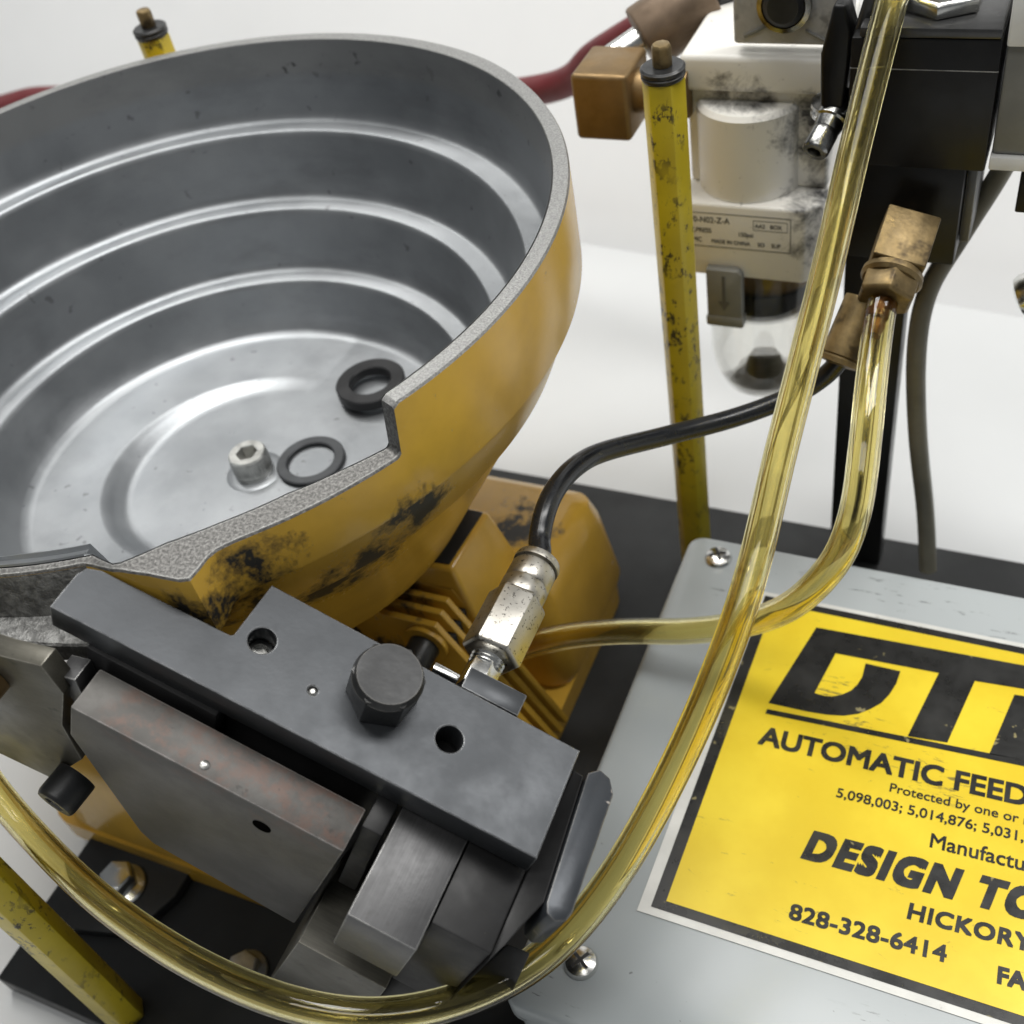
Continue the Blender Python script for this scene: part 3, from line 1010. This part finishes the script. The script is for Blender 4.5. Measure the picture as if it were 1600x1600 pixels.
# ================================================================ air filter
fx, fy_, fz = -.107, .425, .185
fl = empty('air_filter', (fx, fy_, fz))
tag(fl, 'cream plastic air filter with a clear bowl, standing behind the yellow rod', 'air filter')
box('head_cap', (-.028, .029), (-.026, .026), (.0285, .0430), 'cream', fl, .0025, 3)
box('head_body', (-.027, .028), (-.0215, .024), (-.012, .0285), 'cream', fl, .002, 3)
lathe('round_boss', [(.021, -.0118), (.021, .022), (.0195, .0238), (.0001, .0240)], 'cream', fl, (-.0035, -.0148, 0), segs=56)
prism('collar_block', [(-.028, -.0375, -.012), (.0225, -.0375, -.012), (.029, -.031, -.012), (.029, .026, -.012), (-.028, .026, -.012)], (0, 0, -.034), 'cream', fl, .0015, 3)
lathe('bowl_guard', [(.0238, -.046), (.0242, -.060), (.0240, -.098), (.0225, -.108), (.0185, -.117), (.012, -.1225), (.005, -.1245), (.0045, -.128), (.0, -.1285), (.0, -.1235), (.0118, -.1212), (.0178, -.1158), (.0214, -.1072), (.0228, -.098), (.0230, -.060), (.0227, -.046), (.0238, -.046)], 'clear', fl, (0, -.010, 0), segs=64, cap=False)
lathe('element_sleeve', [(.0150, -.046), (.0150, -.0600), (.001, -.0605)], 'brass', fl, (.002, -.010, 0), segs=40)
lathe('filter_element', [(.0165, -.0600), (.0180, -.0610), (.0185, -.0720), (.0150, -.0745), (.004, -.0750)], 'black_plastic', fl, (0, -.010, 0), segs=40)
lathe('drain_cock', [(.0030, -.0960), (.0042, -.0990), (.0050, -.104), (.0078, -.110), (.0090, -.1145), (.003, -.1165)], 'drain', fl, (0, -.010, 0), segs=32)
lk = prism('lock_tab', [(-.0165, -.0412, -.0405), (-.003, -.0412, -.0405), (-.0015, -.0412, -.0425), (-.0015, -.0412, -.0640), (-.0165, -.0412, -.0640)], (0, .005, 0), 'grey_plastic', fl, .0006)
prism('tab_lip', [(-.0172, -.0418, -.0636), (-.0008, -.0418, -.0636), (-.0008, -.0418, -.0690), (-.0172, -.0418, -.0690)], (0, .006, 0), 'grey_plastic', lk, .0012)
prism('tab_arrow', [(-.0096, -.0414, -.043), (-.0084, -.0414, -.043), (-.0084, -.0414, -.056), (-.0066, -.0414, -.056), (-.0090, -.0414, -.0605), (-.0114, -.0414, -.056), (-.0096, -.0414, -.056)], (0, -.0002, 0), 'ink_grey', lk, 0)
# rating plate print on the collar block
pr = empty('rating_print', (0, 0, 0))
pr.parent = fl
rx = (math.pi / 2, 0, 0)
yy = -.03765
for body, size, x, z in (('AF30-N02-Z-A', .0038, -.027, -.0205), ('MAX.PRESS', .0030, -.027, -.0252), ('SMC', .0030, -.0235, -.0297), ('150psi', .0028, -.0035, -.0258), ('MADE IN CHINA', .0025, -.0145, -.0298), ('AA2', .0026, .0035, -.0212), ('BOX', .0026, .0095, -.0212), ('SO', .0026, .0045, -.0298), ('SUP', .0026, .0100, -.0298)):
    text_mesh('print_line', body, size, 'ink_grey', pr, (x, yy, z), rot=rx, bold=.00006, sx=.86)
for a, b, c_, d_ in ((.0030, .0168, -.0180, -.0186), (.0030, .0168, -.0316, -.0322)):
    pass
for (x0, x1, z0, z1) in ((-.0270, .0178, -.0163, -.0160), (-.0270, .0178, -.0318, -.0315), (.0175, .0178, -.0318, -.0160), (.0028, .0165, -.0181, -.0179), (.0028, .0165, -.0224, -.0222), (.0028, .0030, -.0224, -.0179), (.0163, .0165, -.0224, -.0179)):
    o = prism('print_line', [(x0, yy, z0), (x1, yy, z0), (x1, yy, z1), (x0, yy, z1)], (0, -.00008, 0), 'ink_grey', pr, 0)

# ================================================================ black post, valve and its fittings
po = empty('bracket_post', (-.053, .374, 0))
tag(po, 'black square post rising from the base behind the brass elbow', 'post')
box('bar', (-.0115, .0115), (-.006, .006), (.0002, .205), 'black_plastic', po, .0008)

vv = empty('solenoid_valve', (-.038, .345, .21))
tag(vv, 'black valve block with white solenoid at the upper right', 'valve')
vo = Vector((-.038, .345, .21))


def LV(x0, x1, y0, y1, z0, z1): return (x0 - vo.x, x1 - vo.x), (y0 - vo.y, y1 - vo.y), (z0 - vo.z, z1 - vo.z)


VY = .355
box('manifold', *LV(-.0640, -.0200, VY, .400, .2128, .2562), 'black_plastic', vv, .0008)
box('valve_body', *LV(-.0618, -.0258, VY + .002, .396, .1752, .2126), 'black_plastic', vv, .0008)
box('side_plate', *LV(-.0256, -.0222, VY + .008, .396, .1810, .2110), 'steel', vv, .0006)
box('bracket_plate', *LV(-.0615, -.0205, VY - .0005, .402, .2564, .2596), 'smoked', vv, .0006)
prism('seam', [(q[0] - vo.x, q[1] - vo.y, q[2] - vo.z) for q in ((-.0640, VY - .0001, .2462), (-.0200, VY - .0001, .2462), (-.0200, VY - .0001, .2465), (-.0640, VY - .0001, .2465))], (0, .0002, 0), 'steel', vv, 0)
nutp = Vector((-.0395, VY + .0165, .2596)) - vo
polyaxis('lock_nut', 6, [(.0103, 0), (.0108, .0006), (.0108, .004), (.0095, .0050)], 'bright', vv, nutp, rot=.5, bev=.0004)
lathe('threaded_stem', [(.0073, .004)] + [(.0073 - .0008 * (k % 2), .005 + .0009 * k) for k in range(22)] + [(.006, .026)], 'bright', vv, nutp, segs=40, sharp=20)
box('solenoid', *LV(-.0188, .030, VY + .001, .396, .2188, .2540), 'grey_plastic', vv, .0012)
box('solenoid_frame', *LV(-.0190, .030, VY - .0006, .397, .2542, .2700), 'white_plastic', vv, .0008)
box('frame_foot', *LV(-.0190, .030, VY - .0006, .397, .2140, .2186), 'white_plastic', vv, .0006)
box('connector', *LV(-.0092, .030, VY + .004, .380, .1965, .2138), 'black_plastic', vv, .0006)
sp_ = Vector((-0.00401, 0.37887, 0.14866)) - vo
lathe('exhaust_silencer', [(.004, 0), (.0068, .0008), (.0080, .003), (.0080, .02)], 'bright', vv, sp_, (1, .2, .45), segs=36)

# clear gauge guard and clamp between filter and valve
gg = empty('gauge_guard', (-0.09327, 0.40433, 0.23957))
tag(gg, 'dusty transparent gauge guard with round black knob above the air filter', 'gauge guard')
go = Vector((-0.09327, 0.40433, 0.23957))
box('guard_plate', (-.0210, .021), (-.004, .004), (-.0078, .034), 'dusty_clear', gg, .0016, 3)
lathe('knob_ring', [(.0085, 0), (.0095, .0006), (.0095, .0030), (.0078, .0034), (.0070, .0020)], 'dark_chrome', gg, (-.002, -.004, .0075), (0, -1, 0), segs=40)
lathe('knob', [(.0072, 0), (.0072, .0034), (.0055, .0046), (0, .0046)], 'black_bolt', gg, (-.002, -.004, .0075), (0, -1, 0), segs=36)
for k, (dx, dz) in enumerate(((-.013, -.002), (.009, -.0035))):
    prism('molded_rib', [(dx - .004, -.0040, dz - .002 * (1 - 2 * k)), (dx + .004, -.0040, dz + .002 * (1 - 2 * k)), (dx + .0045, -.0040, dz + .002 * (1 - 2 * k) - .0012), (dx - .0035, -.0040, dz - .002 * (1 - 2 * k) - .0012)], (0, -.0009, 0), 'grey_plastic', gg, .0003)
cp = empty('spacer_clamp', (-0.07039, 0.36200, 0.22985))
tag(cp, 'black clamp lever with steel socket screw joining filter and valve', 'clamp')
prism('lever', [(-.0036, -.002, 0), (.0040, -.002, 0), (.0052, -.002, .016), (.0056, -.002, .026), (.0030, -.002, .034), (-.0005, -.002, .034), (-.0022, -.002, .026), (-.0040, -.002, .018)], (0, .010, 0), 'black_plastic', cp, .0012, 3)
prism('link_arm', [(.0040, -.001, .018), (.0095, -.001, .040), (.0135, -.001, .040), (.0085, -.001, .016)], (0, .010, 0), 'smoked', cp, .0010, 3)
lathe('clamp_ring', [(.0085, -.0060), (.0092, -.0052), (.0092, -.0040), (.0082, -.0034), (.0090, -.0026), (.0090, -.0012), (.006, -.0004)], 'dark_chrome', cp, (.001, .006, 0), segs=40)
socket_screw('clamp_screw', (-.0010, -.004, -.0070), (-.22, -.80, -.42), .0046, .0085, 'dark_chrome', cp, knurl=False, segs=48)
lathe('screw_tail', [(.0058, -.014), (.0058, -.004), (.0050, -.0035), (.0044, .0)], 'dark_chrome', cp, (-.0010, -.004, -.0070), (-.22, -.80, -.42), segs=30)

# tarnished brass outlet tee below the valve
tb = empty('outlet_tee', (-0.04291, 0.33763, 0.19407))
tag(tb, 'tarnished brass tee under the valve feeding amber tube and black hose', 'tee fitting')
tO = Vector((-0.04291, 0.33763, 0.19407))
axd = (Vector((-0.04301, 0.31362, 0.18220)) - Vector((-0.04098, 0.33890, 0.19269))).normalized()
p_top = Vector((-0.04082, 0.34517, 0.19509)) - tO
polyaxis('tee_body', 4, [(.0084, -.0030), (.0086, -.0025), (.0086, .0160), (.0084, .0165)], 'old_brass', tb, p_top, axd, rot=.52, bev=.0006)
lathe('shoulder', [(.0086, .0160), (.0099, .0170), (.0101, .0189), (.0092, .0202), (.0075, .0206)], 'old_brass', tb, p_top, axd, segs=48)
polyaxis('hex_nut', 6, [(.0080, .0192), (.0084, .0203), (.0084, .0264), (.0075, .0275)], 'old_brass', tb, p_top, axd, rot=.3, bev=.0004)
lathe('barb', [(.0030, .0258), (.00325, .0280), (.00325, .0345), (.0026, .0355), (.0030, .0375), (.0023, .0410)], 'barb', tb, p_top, axd, segs=32)
lathe('inlet_nipple', [(.0062, .002), (.0062, .036)], 'old_brass', tb, p_top + axd * .009, (0, 1, -.1), segs=32)
b0 = Vector((-0.04925, 0.32818, 0.17807)) - tO
b1 = Vector((-0.05446, 0.31258, 0.16193)) - tO
bl_ = (b1 - b0).length
lathe('push_in_leg', [(.0076, 0), (.0078, .001), (.0078, bl_ * .88), (.0072, bl_ * .9), (.0078, bl_ * .93), (.0076, bl_), (.0036, bl_ + .0005)], 'old_brass', tb, b0, b1 - b0, segs=40)

# ================================================================ control box with its label
cb = empty('control_box', (-.03, .21, 0))
tag(cb, 'pale grey enamelled control box with yellow printed maker label on its lid', 'control box')
cO = Vector((-.03, .21, 0))
BT = .055
lv = []
for inset, z, r in ((.0022, .0005, .004), (.0022, .044, .004), (0, .0445, .006), (0, .0520, .006), (.0008, .0540, .006), (.0026, BT, .006)):
    lv.append(([(x - cO.x, y - cO.y) for x, y in rounded_rect(-.1142 + inset, .20 - inset, .1075 + inset, .3185 - inset, r)], z))
loft('lid', lv, 'box', cb)


def pan_screw(px, py, rz):
    x, y = px - cO.x, py - cO.y
    s = lathe('lid_screw', [(.0056, -.0002), (.0057, .0004), (.0050, .0016), (.0034, .0024), (.0016, .0028), (0, .0029)], 'bright', cb, (x, y, BT), segs=36)
    for a in (0, math.pi / 2):
        c_, s_ = math.cos(rz + a), math.sin(rz + a)
        w_, l_ = .00055, .0035
        q = [(l_ * c_ - w_ * s_, l_ * s_ + w_ * c_), (-l_ * c_ - w_ * s_, -l_ * s_ + w_ * c_), (-l_ * c_ + w_ * s_, -l_ * s_ - w_ * c_), (l_ * c_ + w_ * s_, l_ * s_ - w_ * c_)]
        prism('screw_slot', [(x + i, y + j, BT + .0018 + .00015 * (a > 0)) for i, j in q], (0, 0, .0011), 'rubber', s, 0)


pan_screw(-.0993, .3072, .5)
pan_screw(-.0938, .1276, 1.0)
# label
lab = flat_poly('maker_label', [(q[0] - cO.x, q[1] - cO.y) for q in [(-0.07951, 0.29414), (-0.08231, 0.15009), (0.08800, 0.14949), (0.08800, 0.29474)]], BT + .0004, 'label_white', cb)
lab['label'] = 'yellow printed maker label with black border and lettering'
flat_poly('black_border', [(q[0] - cO.x, q[1] - cO.y) for q in [(-0.07552, 0.29214), (-0.07832, 0.15284), (0.08560, 0.15224), (0.08560, 0.29274)]], BT + .00055, 'ink', lab)
flat_poly('yellow_field', [(q[0] - cO.x, q[1] - cO.y) for q in [(-0.07126, 0.28894), (-0.07406, 0.15615), (0.08200, 0.15555), (0.08200, 0.28954)]], BT + .0007, 'label_yellow', lab)
ZI = BT + .00085
for nm, pl in (('logo_mark', [(-0.05263, 0.28143), (0.03523, 0.28463), (0.03612, 0.27451), (0.00689, 0.27244), (0.00161, 0.24333), (-0.01161, 0.24207), (-0.00568, 0.27246), (-0.04305, 0.27112), (-0.04655, 0.25106), (-0.04312, 0.25073), (-0.04016, 0.25128), (-0.03688, 0.25315), (-0.03411, 0.25587), (-0.03251, 0.25916), (-0.03157, 0.26284), (-0.03156, 0.26951), (-0.01887, 0.26940), (-0.01931, 0.26361), (-0.02073, 0.25816), (-0.02286, 0.25345), (-0.02601, 0.24977), (-0.02964, 0.24651), (-0.03433, 0.24423), (-0.04010, 0.24292), (-0.04695, 0.24228), (-0.06154, 0.24189)]), ('logo_mark', [(0.02063, 0.27023), (0.03640, 0.27137), (0.03125, 0.24411), (0.01558, 0.24274)]), ('underline', [(-0.06130, 0.23918), (0.03878, 0.24430), (0.03826, 0.24179), (-0.06148, 0.23703)])):
    flat_poly(nm, [(x - cO.x, y - cO.y) for x, y in pl], ZI, 'ink', lab)
for nm, pl in ():
    flat_poly(nm, [(x - cO.x, y - cO.y) for x, y in pl], ZI + .00015, 'label_yellow', lab)
for body, prefix, x, y, size, width, shear, bold, rz, spc in (
    ('AUTOMATIC FEEDERS', 'AUTOMATIC', -0.06064, 0.22384, 0.01083, 0.06327, 0.000, 0.00034, 0.0247, 1.00),
    ('Protected by one or more', 'Protected by one or', -0.01394, 0.21822, 0.00489, 0.04154, 0.000, 0.00006, 0.0188, 1.00),
    ('5,098,003; 5,014,876; 5,031,', '5,098,003; 5,014,876;', -0.03039, 0.21078, 0.00522, 0.04575, 0.000, 0.00008, 0.0287, 1.00),
    ('Manufactured', 'Manufactu', 0.00179, 0.20160, 0.00748, 0.02939, 0.000, 0.00010, 0.0240, 1.00),
    ('DESIGN TOOL', 'DESIGN', -0.03641, 0.18542, 0.01427, 0.05039, 0.240, 0.00080, 0.0171, 1.20),
    ('HICKORY', 'HICKOR', -0.00078, 0.17501, 0.00754, 0.03170, 0.050, 0.00028, 0.0273, 1.10),
    ('828-328-6414', '828-328-6414', -0.03532, 0.16305, 0.00754, 0.04830, 0.000, 0.00022, 0.0322, 1.04),
    ('FAX', 'FA', 0.02748, 0.16326, 0.00730, 0.00857, 0.000, 0.00032, 0.0434, 1.00)):
    text_mesh('lettering', body, size, 'ink', lab, (x - cO.x, y - cO.y, ZI), rz, shear, bold, spacing=spc, fit=(prefix, width))
